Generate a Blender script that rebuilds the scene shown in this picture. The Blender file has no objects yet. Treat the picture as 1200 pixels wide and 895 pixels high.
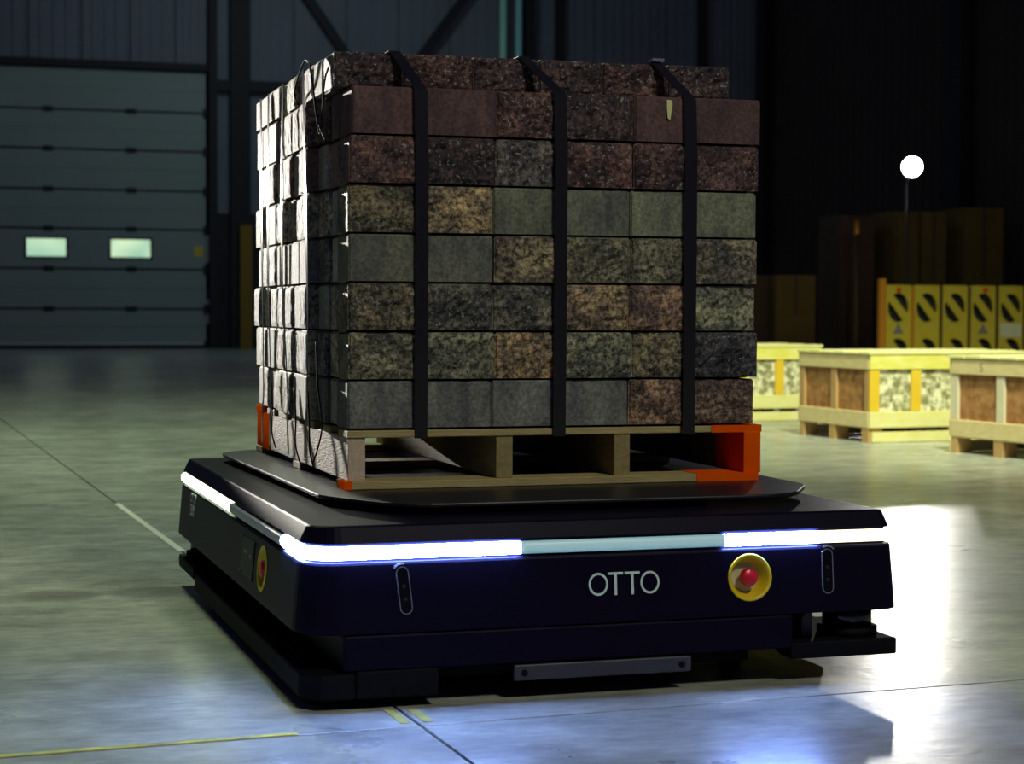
import bpy, bmesh, math, random
from mathutils import Vector, Matrix, noise

C = bpy.context.scene.collection
SC = bpy.context.scene
random.seed(11)
R = math.radians

# ------------------------------------------------------------------ camera
cam = bpy.data.objects.new('camera', bpy.data.cameras.new('camera'))
C.objects.link(cam)
F_PX, YAW, PIT, ROLL = 2212.1355, .2828, .0377, .004
cam.data.sensor_width = 36.0
cam.data.lens = F_PX / 1200 * 36
cam.data.clip_end = 200
fw = Vector((math.sin(YAW) * math.cos(PIT), math.cos(YAW) * math.cos(PIT), -math.sin(PIT)))
rt = Vector((math.cos(YAW), -math.sin(YAW), 0))
up = rt.cross(fw)
r2 = rt * math.cos(ROLL) + up * math.sin(ROLL)
u2 = -rt * math.sin(ROLL) + up * math.cos(ROLL)
M = Matrix((r2, u2, -fw)).transposed().to_4x4()
M.translation = Vector((-.8097, -4.1779, .7938))
cam.matrix_world = M
cam.data.dof.use_dof = True
cam.data.dof.focus_distance = 4.3
cam.data.dof.aperture_fstop = 6.3
SC.camera = cam

# ------------------------------------------------------------------ world, lamps, exposure
SC.view_settings.view_transform = 'Standard'
SC.view_settings.look = 'None'
SC.view_settings.gamma = 1.0
SC.view_settings.exposure = 0.0
W = bpy.data.worlds.new('night'); SC.world = W; W.use_nodes = True
W.node_tree.nodes['Background'].inputs[0].default_value = (.34, .38, 1.0, 1)
W.node_tree.nodes['Background'].inputs[1].default_value = .045


def lamp(kind, name, loc, target, power, col, **kw):
    d = bpy.data.lights.new(name, kind); d.energy = power; d.color = col
    for k, v in kw.items(): setattr(d, k, v)
    o = bpy.data.objects.new(name, d); C.objects.link(o); o.location = loc
    o.rotation_euler = (Vector(target) - Vector(loc)).to_track_quat('-Z', 'Y').to_euler()
    return o


# second work light of the hall, out of frame to the left behind the load
# its narrow beam grazes the left side of the load
lamp('SPOT', 'hall_spot_left', (-1.45, 16, 2.1), (.06, .7, .98), 21000, (1, .95, .85), spot_size=R(4.5), spot_blend=.10, shadow_soft_size=.06)
# unseen high-bay lamps under the roof; the front one is added fill
lamp('AREA', 'front_fill', (2.2, -6.6, 7.0), (.5, .0, .6), 270, (1, .98, .84), shape='DISK', size=1.2)
lamp('AREA', 'high_bay_left', (-.3, 7.0, 7.5), (-1.5, 4.0, 0), 420, (.80, 1, .66), shape='DISK', size=1.0)
lamp('SPOT', 'high_bay_right', (3.6, 1.8, 6.0), (5.4, 7.4, .2), 3300, (.95, 1, .72), spot_size=R(62), spot_blend=.9, shadow_soft_size=.3)
lamp('AREA', 'high_bay_door', (5.0, 27.0, 8.5), (5.0, 31.5, 3), 88, (.62, .85, .9), shape='DISK', size=1.5)


# ------------------------------------------------------------------ materials
def mat(name, col, rough=.6, metal=0.0, spec=.5, noise_s=None, noise_c=None, noise_amt=.5, bump=0.0, bump_s=60.0, stretch=(1, 1, 1), coat=0.0, objcoord=True):
    m = bpy.data.materials.new(name); m.use_nodes = True
    nt = m.node_tree; b = nt.nodes['Principled BSDF']
    b.inputs['Base Color'].default_value = (*col, 1)
    b.inputs['Roughness'].default_value = rough
    b.inputs['Metallic'].default_value = metal
    b.inputs['Specular IOR Level'].default_value = spec
    b.inputs['Coat Weight'].default_value = coat
    if noise_s or bump:
        tc = nt.nodes.new('ShaderNodeTexCoord'); mp = nt.nodes.new('ShaderNodeMapping')
        mp.inputs['Scale'].default_value = stretch
        nt.links.new(tc.outputs['Object'], mp.inputs[0])
    if noise_s:
        n = nt.nodes.new('ShaderNodeTexNoise'); n.inputs['Scale'].default_value = noise_s; n.inputs['Detail'].default_value = 6
        nt.links.new(mp.outputs[0], n.inputs[0])
        r = nt.nodes.new('ShaderNodeValToRGB')
        r.color_ramp.elements[0].position = .5 - noise_amt / 2; r.color_ramp.elements[1].position = .5 + noise_amt / 2
        r.color_ramp.elements[0].color = (*col, 1); r.color_ramp.elements[1].color = (*(noise_c or col), 1)
        nt.links.new(n.outputs[0], r.inputs[0]); nt.links.new(r.outputs[0], b.inputs['Base Color'])
    if bump:
        n2 = nt.nodes.new('ShaderNodeTexNoise'); n2.inputs['Scale'].default_value = bump_s; n2.inputs['Detail'].default_value = 4
        nt.links.new(mp.outputs[0], n2.inputs[0])
        bp = nt.nodes.new('ShaderNodeBump'); bp.inputs['Strength'].default_value = bump; bp.inputs['Distance'].default_value = .01
        nt.links.new(n2.outputs[0], bp.inputs['Height']); nt.links.new(bp.outputs[0], b.inputs['Normal'])
    return m


def emis(name, col, s, base=(.6, .6, .6)):
    m = bpy.data.materials.new(name); m.use_nodes = True
    b = m.node_tree.nodes['Principled BSDF']
    b.inputs['Base Color'].default_value = (*base, 1); b.inputs['Roughness'].default_value = .35
    b.inputs['Emission Color'].default_value = (*col, 1); b.inputs['Emission Strength'].default_value = s
    return m


def stone(name, rough, side=False):
    """concrete block: colour comes from each block's own object colour"""
    m = bpy.data.materials.new(name); m.use_nodes = True
    nt = m.node_tree; N = nt.nodes; L = nt.links; b = N['Principled BSDF']
    oi = N.new('ShaderNodeObjectInfo'); tc = N.new('ShaderNodeTexCoord')
    sc = N.new('ShaderNodeVectorMath'); sc.operation = 'SCALE'; L.new(oi.outputs['Color'], sc.inputs[0]); sc.inputs['Scale'].default_value = 1
    off = N.new('ShaderNodeVectorMath'); off.operation = 'ADD'
    rs = N.new('ShaderNodeMath'); rs.operation = 'MULTIPLY'; rs.inputs[1].default_value = 50; L.new(oi.outputs['Random'], rs.inputs[0])
    L.new(tc.outputs['Object'], off.inputs[0]); L.new(rs.outputs[0], off.inputs[1])

    def noi(s, d=6, stretch=None):
        n = N.new('ShaderNodeTexNoise'); n.inputs['Scale'].default_value = s; n.inputs['Detail'].default_value = d
        n.inputs['Roughness'].default_value = .65
        if stretch:
            mp = N.new('ShaderNodeMapping'); mp.inputs['Scale'].default_value = stretch
            L.new(off.outputs[0], mp.inputs[0]); L.new(mp.outputs[0], n.inputs[0])
        else: L.new(off.outputs[0], n.inputs[0])
        return n

    def ramp(src, p0, p1, c0, c1):
        r = N.new('ShaderNodeValToRGB'); e = r.color_ramp.elements
        e[0].position = p0; e[1].position = p1; e[0].color = (*c0, 1); e[1].color = (*c1, 1)
        L.new(src, r.inputs[0]); return r

    def mul(a, c, fac=1.0):
        x = N.new('ShaderNodeMixRGB'); x.blend_type = 'MULTIPLY'; x.inputs[0].default_value = fac
        L.new(a, x.inputs[1]); L.new(c, x.inputs[2]); return x.outputs[0]
    if rough:
        big = ramp(noi(13, 4).outputs[0], .40, .62, (.38, .38, .46), (1.4, 1.28, 1.1))
        fine = ramp(noi(95, 6).outputs[0], .40, .63, (.22, .22, .22), (1.9, 1.9, 1.8))
        speck = ramp(noi(115, 3).outputs[0], .595, .66, (0, 0, 0), (1, 1, 1))
    else:
        big = ramp(noi(15, 6, (1, 1, .4)).outputs[0], .38, .64, (.58, .60, .68), (1.3, 1.28, 1.15))
        fine = ramp(noi(120, 4).outputs[0], .36, .66, (.60, .60, .60), (1.35, 1.35, 1.35))
        speck = ramp(noi(210, 2).outputs[0], .72, .77, (0, 0, 0), (1, 1, 1))
    c = mul(mul(oi.outputs['Color'], big.outputs[0]), fine.outputs[0])
    mx = N.new('ShaderNodeMixRGB'); L.new(speck.outputs[0], mx.inputs[0]); L.new(c, mx.inputs[1]); mx.inputs[2].default_value = (.42, .4, .36, 1)
    sf = N.new('ShaderNodeMath'); sf.operation = 'MULTIPLY'; sf.inputs[1].default_value = .6 if rough else .25
    L.new(speck.outputs[0], sf.inputs[0]); L.new(sf.outputs[0], mx.inputs[0])
    L.new(mx.outputs[0], b.inputs['Base Color']); b.inputs['Roughness'].default_value = .62 if rough and not side else .75
    b.inputs['Specular IOR Level'].default_value = .35
    bp = N.new('ShaderNodeBump'); bp.inputs['Strength'].default_value = .25 if side else 1.0 if rough else .35; bp.inputs['Distance'].default_value = .002 if side else .007 if rough else .002
    L.new(noi(75 if rough else 220, 5).outputs[0], bp.inputs['Height']); L.new(bp.outputs[0], b.inputs['Normal'])
    return m


M_ROUGH, M_SMOOTH, M_SIDE = stone('split_face_concrete', True), stone('smooth_concrete', False), stone('split_face_concrete_end', True, True)
M_BLACK = mat('black_powder_coat', (.005, .0035, .013), .42, spec=.05, bump=.05, bump_s=500)
M_BLACKG = mat('black_gloss_plastic', (.004, .004, .007), .12, spec=.5)
M_BLACKM = mat('black_rubber', (.004, .004, .006), .7, spec=.1)
M_PLATE = mat('dark_steel_plate', (.008, .008, .013), .40, spec=.35, noise_s=14, noise_c=(.014, .014, .020))
M_DARKMET = mat('grey_steel', (.05, .05, .06), .45, metal=.3)
M_STRAP = mat('black_plastic_strap', (.008, .007, .010), .26, spec=.6)
M_STRAPW = mat('glossy_dark_strap', (.012, .012, .016), .13, spec=1.0)
M_YEL = mat('yellow_plastic', (.72, .52, .01), .4)
M_RED = mat('red_plastic', (.55, .008, .015), .3)
M_CREAM = mat('cream_plastic', (.55, .52, .30), .5)
M_LOGO = mat('pale_lettering', (.62, .78, .68), .5)
M_SILVER = mat('silver_trim', (.45, .48, .58), .25, metal=.8)
M_SCREEN = mat('dark_glass_screen', (.022, .021, .022), .45, spec=.12)
M_WOOD = mat('pallet_wood', (.30, .235, .085), .75, noise_s=9, noise_c=(.50, .41, .18), noise_amt=.6, bump=.25, bump_s=40, stretch=(1, 8, 8))
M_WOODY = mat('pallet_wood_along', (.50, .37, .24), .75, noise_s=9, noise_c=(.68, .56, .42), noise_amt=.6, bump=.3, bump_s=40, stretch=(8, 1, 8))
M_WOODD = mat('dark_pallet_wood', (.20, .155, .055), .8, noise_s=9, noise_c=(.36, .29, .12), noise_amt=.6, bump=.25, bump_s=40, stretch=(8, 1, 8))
M_ORANGE = mat('orange_paint', (.90, .085, .002), .9, spec=.0, noise_s=25, noise_c=(.80, .12, .004), bump=.1)
# crates
M_CTAN = mat('pine_board', (.62, .47, .20), .7, noise_s=5, noise_c=(.76, .62, .32), noise_amt=.7, stretch=(3, 3, 8), bump=.1)
M_CPOST = mat('brown_pine_post', (.42, .24, .08), .7, noise_s=6, noise_c=(.54, .34, .13), noise_amt=.6)
M_CPALE = mat('pale_pine_post', (.62, .53, .34), .7, noise_s=6, noise_c=(.72, .64, .44), noise_amt=.6)
M_OSBB = mat('brown_strand_board', (.26, .105, .028), .75, noise_s=22, noise_c=(.45, .22, .07), noise_amt=.3, bump=.2)
M_CYEL = mat('yellow_lit_board', (.72, .66, .07), .6, noise_s=4, noise_c=(.82, .78, .25), noise_amt=.4, stretch=(2, 2, 6))  # warm yellow light on the crate fronts put into the board colour
M_CLIME = mat('pale_yellow_lit_board', (.70, .66, .20), .65, noise_s=4, noise_c=(.76, .72, .34), noise_amt=.4, stretch=(2, 2, 6))  # paler boards with the same yellow light in their colour
M_CAMB = mat('amber_lit_post', (.72, .44, .01), .6, noise_s=6, noise_c=(.78, .56, .04))  # front posts, warm light mixed into the pine colour
M_OSBY = mat('pale_strand_board', (.24, .23, .09), .75, noise_s=26, noise_c=(.80, .78, .50), noise_amt=.22, bump=.2)
M_BARY = mat('yellow_barrier_paint', (.55, .42, .02), .5, noise_s=7, noise_c=(.68, .54, .05), noise_amt=.6)
M_BARO = mat('orange_barrier_paint', (.62, .24, .01), .5)
M_BARD = mat('brown_steel_post', (.10, .06, .015), .6)
M_BARW = mat('pale_label', (.66, .66, .42), .5)
M_GREYM = mat('grey_print', (.22, .20, .16), .6)
M_REDR = mat('red_reflector', (.7, .10, .02), .3)
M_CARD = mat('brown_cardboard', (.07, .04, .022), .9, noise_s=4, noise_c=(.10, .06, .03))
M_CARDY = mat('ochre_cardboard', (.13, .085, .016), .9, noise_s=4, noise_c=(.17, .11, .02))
# hall
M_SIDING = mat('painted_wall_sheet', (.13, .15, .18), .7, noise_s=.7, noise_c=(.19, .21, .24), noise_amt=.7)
M_SIDEDK = mat('dark_wall_backing', (.02, .02, .024), .85)
M_STEEL = mat('dark_column_steel', (.012, .012, .016), .7)
M_DOOR = mat('grey_green_door_sheet', (.23, .29, .27), .6, noise_s=.8, noise_c=(.28, .34, .30), noise_amt=.7)
M_DOORB = mat('door_bottom_bar', (.42, .46, .48), .5)
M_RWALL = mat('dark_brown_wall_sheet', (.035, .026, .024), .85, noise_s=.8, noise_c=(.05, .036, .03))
M_YPOST = mat('dull_yellow_paint', (.22, .14, .008), .7)
M_CONDUIT = mat('green_pipe_paint', (.50, .95, .66), .4)
M_CONDUIT2 = mat('teal_pipe_paint', (.36, .80, .74), .4)
M_LAMPB = mat('lamp_housing', (.02, .02, .02), .5)
M_LINE = mat('worn_yellow_floor_paint', (.30, .29, .10), .7, noise_s=18, noise_c=(.62, .56, .05), noise_amt=.35)
E_LENS = emis('lamp_lens_glow', (1, .97, .90), 1350)
E_BLUE = emis('blue_light_strip', (.22, .37, 1.0), 185)
E_WHITE = emis('warm_white_light_strip', (1, .90, .56), 3.0)
E_GREENW = emis('greenish_white_light_strip', (.80, 1.0, .62), 5.0)
E_DIM = emis('dim_teal_light_strip', (.16, .42, .46), .55)
E_OFF = mat('frosted_strip', (.42, .43, .50), .3)
E_SMALL = emis('indicator_glow', (.25, .4, 1), .5)


def pane_mat(name, seed):
    m = bpy.data.materials.new(name); m.use_nodes = True
    nt = m.node_tree; b = nt.nodes['Principled BSDF']
    tc = nt.nodes.new('ShaderNodeTexCoord'); n = nt.nodes.new('ShaderNodeTexNoise'); n.noise_dimensions = '4D'
    n.inputs['W'].default_value = seed; n.inputs['Scale'].default_value = 1.7; n.inputs['Detail'].default_value = 0
    nt.links.new(tc.outputs['Object'], n.inputs[0])
    r = nt.nodes.new('ShaderNodeValToRGB'); e = r.color_ramp.elements
    e[0].position = .30; e[1].position = .70; e[0].color = (.26, .55, .42, 1); e[1].color = (.72, .95, .60, 1)
    nt.links.new(n.outputs[0], r.inputs[0]); nt.links.new(r.outputs[0], b.inputs['Emission Color'])
    b.inputs['Emission Strength'].default_value = .95
    b.inputs['Base Color'].default_value = (.05, .06, .06, 1); b.inputs['Roughness'].default_value = .1
    return m


def floor_mat():
    m = bpy.data.materials.new('polished_concrete'); m.use_nodes = True
    nt = m.node_tree; N = nt.nodes; L = nt.links; b = N['Principled BSDF']
    tc = N.new('ShaderNodeTexCoord')

    def noi(s, d, stretch=(1, 1, 1), rot=0):
        mp = N.new('ShaderNodeMapping'); mp.inputs['Scale'].default_value = stretch; mp.inputs['Rotation'].default_value = (0, 0, rot)
        L.new(tc.outputs['Object'], mp.inputs[0])
        n = N.new('ShaderNodeTexNoise'); n.inputs['Scale'].default_value = s; n.inputs['Detail'].default_value = d; n.inputs['Roughness'].default_value = .6
        L.new(mp.outputs[0], n.inputs[0]); return n.outputs[0]

    def ramp(src, p0, p1, c0, c1):
        r = N.new('ShaderNodeValToRGB'); e = r.color_ramp.elements
        e[0].position = p0; e[1].position = p1; e[0].color = (*c0, 1); e[1].color = (*c1, 1)
        L.new(src, r.inputs[0]); return r.outputs[0]

    def mix(kind, a, c, fac=1.0):
        x = N.new('ShaderNodeMixRGB'); x.blend_type = kind
        if isinstance(fac, float): x.inputs[0].default_value = fac
        else: L.new(fac, x.inputs[0])
        L.new(a, x.inputs[1])
        if isinstance(c, tuple): x.inputs[2].default_value = (*c, 1)
        else: L.new(c, x.inputs[2])
        return x.outputs[0]
    base = ramp(noi(.9, 6, (1, .55, 1), .3), .35, .68, (.27, .29, .23), (.47, .48, .40))
    fine = ramp(noi(7, 8, (.6, 1, 1), .2), .34, .66, (.66, .66, .66), (1.22, 1.22, 1.2))
    c = mix('MULTIPLY', base, fine)
    c = mix('MULTIPLY', c, ramp(noi(38, 6, (.5, 1, 1)), .34, .66, (.80, .80, .80), (1.18, 1.18, 1.18)))
    scr = ramp(noi(3.0, 9, (.35, 2.2, 1), .3), .52, .78, (0, 0, 0), (.32, .32, .32))
    c = mix('MIX', c, (.62, .62, .54), scr)
    # two old oil stains
    for (sx, sy, rx, ry) in ((-.56, 1.17, .14, .12), (-.32, 1.17, .13, .12)):
        mp = N.new('ShaderNodeMapping'); mp.inputs['Location'].default_value = (-sx / rx, -sy / ry, 0); mp.inputs['Scale'].default_value = (1 / rx, 1 / ry, 0)
        L.new(tc.outputs['Object'], mp.inputs[0])
        ln = N.new('ShaderNodeVectorMath'); ln.operation = 'LENGTH'; L.new(mp.outputs[0], ln.inputs[0])
        ad = N.new('ShaderNodeMath'); ad.operation = 'ADD'; L.new(ln.outputs['Value'], ad.inputs[0]); L.new(noi(6, 4), ad.inputs[1])
        kr = N.new('ShaderNodeMapRange'); kr.inputs[1].default_value = 1.15; kr.inputs[2].default_value = 1.6; kr.inputs[3].default_value = .55; kr.inputs[4].default_value = 0
        L.new(ad.outputs[0], kr.inputs[0])
        c = mix('MIX', c, (.12, .10, .075), kr.outputs[0])
    L.new(c, b.inputs['Base Color'])
    rr = N.new('ShaderNodeMapRange'); rr.inputs[3].default_value = .22; rr.inputs[4].default_value = .36
    L.new(noi(1.6, 6), rr.inputs[0]); L.new(rr.outputs[0], b.inputs['Roughness'])
    bp = N.new('ShaderNodeBump'); bp.inputs['Strength'].default_value = .12; bp.inputs['Distance'].default_value = .01
    L.new(noi(14, 4), bp.inputs['Height']); L.new(bp.outputs[0], b.inputs['Normal'])
    return m


M_FLOOR = floor_mat()


# ------------------------------------------------------------------ mesh helpers
def obj(name, bm, m, parent=None, smooth=False, bevel=0):
    me = bpy.data.meshes.new(name); 
    if isinstance(bm, bmesh.types.BMesh):
        bmesh.ops.recalc_face_normals(bm, faces=bm.faces)
        bm.to_mesh(me); bm.free()
    me.materials.append(m)
    if smooth:
        for p in me.polygons: p.use_smooth = True
    o = bpy.data.objects.new(name, me); C.objects.link(o)
    if parent: o.parent = parent
    if bevel:
        b = o.modifiers.new('bevel', 'BEVEL'); b.width = bevel; b.segments = 2; b.limit_method = 'ANGLE'
    return o


def thing(name, label, cat, loc=(0, 0, 0), rz=0.0, group=None):
    o = bpy.data.objects.new(name, None); C.objects.link(o); o.empty_display_size = .1
    o.location = loc; o.rotation_euler = (0, 0, rz)
    o['label'] = label; o['category'] = cat
    if group: o['group'] = group
    return o


def struct(o): o['kind'] = 'structure'; return o


def lab(o, t): o['label'] = t; return o


def box(x0, x1, y0, y1, z0, z1, bm=None):
    bm = bm or bmesh.new()
    vs = [bm.verts.new((x, y, z)) for z in (z0, z1) for (x, y) in ((x0, y0), (x1, y0), (x1, y1), (x0, y1))]
    for f in ((0, 3, 2, 1), (4, 5, 6, 7), (0, 1, 5, 4), (1, 2, 6, 5), (2, 3, 7, 6), (3, 0, 4, 7)): bm.faces.new([vs[i] for i in f])
    return bm


def prism(pts, z0, z1, bm=None):
    bm = bm or bmesh.new()
    a = [bm.verts.new((x, y, z0)) for x, y in pts]; b = [bm.verts.new((x, y, z1)) for x, y in pts]
    n = len(pts)
    bm.faces.new(a[::-1]); bm.faces.new(b)
    for i in range(n): bm.faces.new((a[i], a[(i + 1) % n], b[(i + 1) % n], b[i]))
    return bm


def cyl(p0, p1, r0, r1=None, n=20, bm=None, caps=True):
    bm = bm or bmesh.new(); r1 = r0 if r1 is None else r1
    p0, p1 = Vector(p0), Vector(p1); d = (p1 - p0).normalized()
    a = d.orthogonal().normalized(); b = d.cross(a)
    A = [bm.verts.new(p0 + (a * math.cos(t) + b * math.sin(t)) * r0) for t in [2 * math.pi * i / n for i in range(n)]]
    B = [bm.verts.new(p1 + (a * math.cos(t) + b * math.sin(t)) * r1) for t in [2 * math.pi * i / n for i in range(n)]]
    for i in range(n): bm.faces.new((A[i], A[(i + 1) % n], B[(i + 1) % n], B[i]))
    if caps: bm.faces.new(A[::-1]); bm.faces.new(B)
    return bm


def tube(pts, r, n=6, bm=None):
    bm = bm or bmesh.new(); rings = []
    pts = [Vector(p) for p in pts]
    for i, p in enumerate(pts):
        d = (pts[min(i + 1, len(pts) - 1)] - pts[max(i - 1, 0)]).normalized()
        a = d.orthogonal().normalized(); b = d.cross(a)
        rings.append([bm.verts.new(p + (a * math.cos(t) + b * math.sin(t)) * r) for t in [2 * math.pi * k / n for k in range(n)]])
    for A, B in zip(rings, rings[1:]):
        # match closest start to avoid twist
        off = min(range(n), key=lambda k: (A[0].co - B[k].co).length)
        B2 = B[off:] + B[:off]
        rings[rings.index(B)] = B2
        for k in range(n): bm.faces.new((A[k], A[(k + 1) % n], B2[(k + 1) % n], B2[k]))
    bm.faces.new(rings[0][::-1]); bm.faces.new(rings[-1])
    return bm


def lathe(prof, mtx=None, n=32, bm=None):
    """profile [(r, h)] around local z, then matrix"""
    bm = bm or bmesh.new(); rings = []
    for r, h in prof:
        rings.append([bm.verts.new((r * math.cos(2 * math.pi * i / n), r * math.sin(2 * math.pi * i / n), h)) for i in range(n)] if r > 1e-6 else [bm.verts.new((0, 0, h))])
    for A, B in zip(rings, rings[1:]):
        if len(A) == len(B) == 1: continue
        for i in range(n):
            j = (i + 1) % n
            if len(A) == 1: bm.faces.new((A[0], B[i], B[j]))
            elif len(B) == 1: bm.faces.new((A[i], A[j], B[0]))
            else: bm.faces.new((A[i], A[j], B[j], B[i]))
    if mtx: bmesh.ops.transform(bm, matrix=mtx, verts=bm.verts)
    return bm


def ribbon(pts, wdir, w, nrm, t):
    """flat strap: polyline of centres with width direction, normal list and thickness"""
    bm = bmesh.new(); rows = []
    for i, p in enumerate(pts):
        p = Vector(p); wd = Vector(wdir[i] if isinstance(wdir, list) else wdir); nn = Vector(nrm[i] if isinstance(nrm, list) else nrm)
        ww = w[i] if isinstance(w, list) else w
        rows.append([bm.verts.new(p + wd * ww / 2), bm.verts.new(p - wd * ww / 2), bm.verts.new(p - wd * ww / 2 + nn * t), bm.verts.new(p + wd * ww / 2 + nn * t)])
    for A, B in zip(rows, rows[1:]):
        for k in range(4): bm.faces.new((A[k], A[(k + 1) % 4], B[(k + 1) % 4], B[k]))
    bm.faces.new(rows[0][::-1]); bm.faces.new(rows[-1])
    return bm


def curve_mesh(name, splines, depth, m, parent=None):
    """flat outline with holes, extruded"""
    cu = bpy.data.curves.new(name, 'CURVE'); cu.dimensions = '2D'; cu.fill_mode = 'BOTH'; cu.extrude = depth / 2
    for pts in splines:
        s = cu.splines.new('POLY'); s.points.add(len(pts) - 1)
        for i, (x, y) in enumerate(pts): s.points[i].co = (x, y, 0, 1)
        s.use_cyclic_u = True
    tmp = bpy.data.objects.new(name + '_tmp', cu)
    me = bpy.data.meshes.new_from_object(tmp)
    bpy.data.objects.remove(tmp); bpy.data.curves.remove(cu)
    me.name = name; me.materials.clear(); me.materials.append(m)
    o = bpy.data.objects.new(name, me); C.objects.link(o)
    if parent: o.parent = parent
    return o


def text_mesh(name, body, size, depth, m, parent=None):
    cu = bpy.data.curves.new(name, 'FONT'); cu.body = body; cu.size = size; cu.extrude = depth / 2; cu.align_x = 'LEFT'
    tmp = bpy.data.objects.new(name + '_tmp', cu)
    me = bpy.data.meshes.new_from_object(tmp)
    bpy.data.objects.remove(tmp); bpy.data.curves.remove(cu)
    me.name = name; me.materials.clear(); me.materials.append(m)
    o = bpy.data.objects.new(name, me); C.objects.link(o)
    if parent: o.parent = parent
    return o


# ------------------------------------------------------------------ floor
floor = struct(obj('floor', box(-14, 20, -9, 36, -.12, -.03), M_SIDEDK))
# two joints cross at (.026,-.69)
PX = Vector((.026, -.690)); dA = Vector((1, .0745)).normalized(); dB = Vector((-.055, 1)).normalized()


def slab(sx, sy):
    g = .0035
    c = PX + dA * g * sx + dB * g * sy
    a = c + dA * sx * (19 if sx > 0 else 14); b = c + dB * sy * (36.5 if sy > 0 else 9); d = a + (b - c)
    pts = [c, a, d, b]
    if sx * sy < 0: pts = pts[::-1]
    return obj('slab', prism([tuple(p) for p in pts], -.03, 0), M_FLOOR, floor, bevel=.0015)


for sx, sy in ((-1, 1), (1, 1), (-1, -1), (1, -1)): slab(sx, sy)


def floor_strip(t0, t1, o, w, along, name='painted_line', m=M_LINE):
    d = along.normalized(); n = Vector((-d.y, d.x))
    p = [PX + d * t0 + n * o, PX + d * t1 + n * o, PX + d * t1 + n * (o + w), PX + d * t0 + n * (o + w)]
    return obj(name, prism([tuple(q) for q in p], 0, .0012), m, floor)


lab(floor_strip(-3.0, -.24, .004, .020, dA), 'worn yellow painted edge of the floor joint')
lab(floor_strip(2.75, 4.35, -.012, .024, dB, 'joint_filler', mat('pale_joint_filler', (.62, .62, .52), .7)), 'pale worn filler in the floor joint behind the robot')
for o in (-.034, .012): lab(floor_strip(.03, .155, o, .02, dB), 'short yellow paint mark by the joint crossing')

# ------------------------------------------------------------------ hall walls
YW = 34.5
wall_back = struct(obj('wall_back', box(-3.5, 16.2, YW + .06, YW + .3, 0, 9), M_SIDEDK))
XR = 16.05


def wcol(name, x0, x1, z0, z1, m, y0=YW - .25, y1=YW + .0, par=None):
    bm = bmesh.new(); t = .03; xm = (x0 + x1) / 2
    box(x0, x1, y0, y0 + t, z0, z1, bm); box(x0, x1, y1 - t, y1, z0, z1, bm); box(xm - .02, xm + .02, y0 + t, y1 - t, z0, z1, bm)
    return obj(name, bm, m, par or wall_back)


# sheets: above the door, and to its right down to the floor
def siding(x0, x1, z0, z1):
    bm = bmesh.new(); n = 4; w = (x1 - x0 - .025) / n
    for i in range(n):   # shallow ribs
        a = x0 + i * w
        box(a, a + w * .82, YW - .0, YW + .058, z0, z1, bm); box(a + w * .82, a + w, YW - .025, YW + .058, z0, z1, bm)
    return obj('siding_sheet', bm, M_SIDING, wall_back)


xs = [-2.6, -1.6, -.55, .47, 1.5, 2.45, 3.35, 4.0]
for a, b in zip(xs, xs[1:]): siding(a, b, 5.72, 9)
xs = [4.02, 4.85, 5.75, 6.85, 7.95, 9.05, 10.15, 11.36, 12.25, 13.1, 13.9, 14.75, 15.4, 16.03]
for a, b in zip(xs, xs[1:]):
    siding(a, b, 5.42, 9); siding(a, b, .02, 5.36)
wcol('steel_column', 4.41, 4.80, 0, 9, M_STEEL)
wcol('steel_column', 10.62, 10.84, 0, 9, M_STEEL)
wcol('steel_column', 11.36, 11.52, 0, 9, M_STEEL, YW - .18)
wcol('steel_column', 14.60, 14.78, 0, 9, M_STEEL, YW - .18)
wcol('door_jamb', 3.98, 4.14, 0, 9, M_STEEL)
obj('girt', box(4.14, 10.6, YW - .2, YW - .01, 5.22, 5.44), M_STEEL, wall_back)
obj('header_beam', box(-3, 4.0, YW - .16, YW - .01, 5.60, 5.74), M_STEEL, wall_back)
for (xa, za, xb, zb) in ((5.60, 7.7, 6.9, 5.86), (9.75, 7.95, 8.30, 6.0)):
    dx, dz = xb - xa, zb - za; l = math.hypot(dx, dz); nx, nz = -dz / l * .09, dx / l * .09
    bm = bmesh.new()
    xa2, za2 = xa - dx * .6, za - dz * .6; xb2, zb2 = xb + dx * .3, zb + dz * .3
    q = [(xa2 + nx, za2 + nz), (xb2 + nx, zb2 + nz), (xb2 - nx, zb2 - nz), (xa2 - nx, za2 - nz)]
    A = [bm.verts.new((x, YW - .34, z)) for x, z in q]; B = [bm.verts.new((x, YW - .27, z)) for x, z in q]
    bm.faces.new(A); bm.faces.new(B[::-1])
    for i in range(4): bm.faces.new((A[i], A[(i + 1) % 4], B[(i + 1) % 4], B[i]))
    obj('brace', bm, M_STEEL, wall_back)
for x, m in ((10.12, M_CONDUIT), (10.46, M_CONDUIT2)):
    obj('pipe', cyl((x, YW - .30, 0), (x, YW - .30, 9), .075, n=14), m, wall_back, True)
obj('guard_post', box(4.56, 4.80, YW - .55, YW - .35, 0, 2.5), M_YPOST, wall_back)
lab(wall_back.children[-1], 'dull yellow guard post at the foot of the column')
obj('dado_sheet', box(4.15, 5.6, YW - .04, YW - .03, 0, 2.75), M_STEEL, wall_back)

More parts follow.
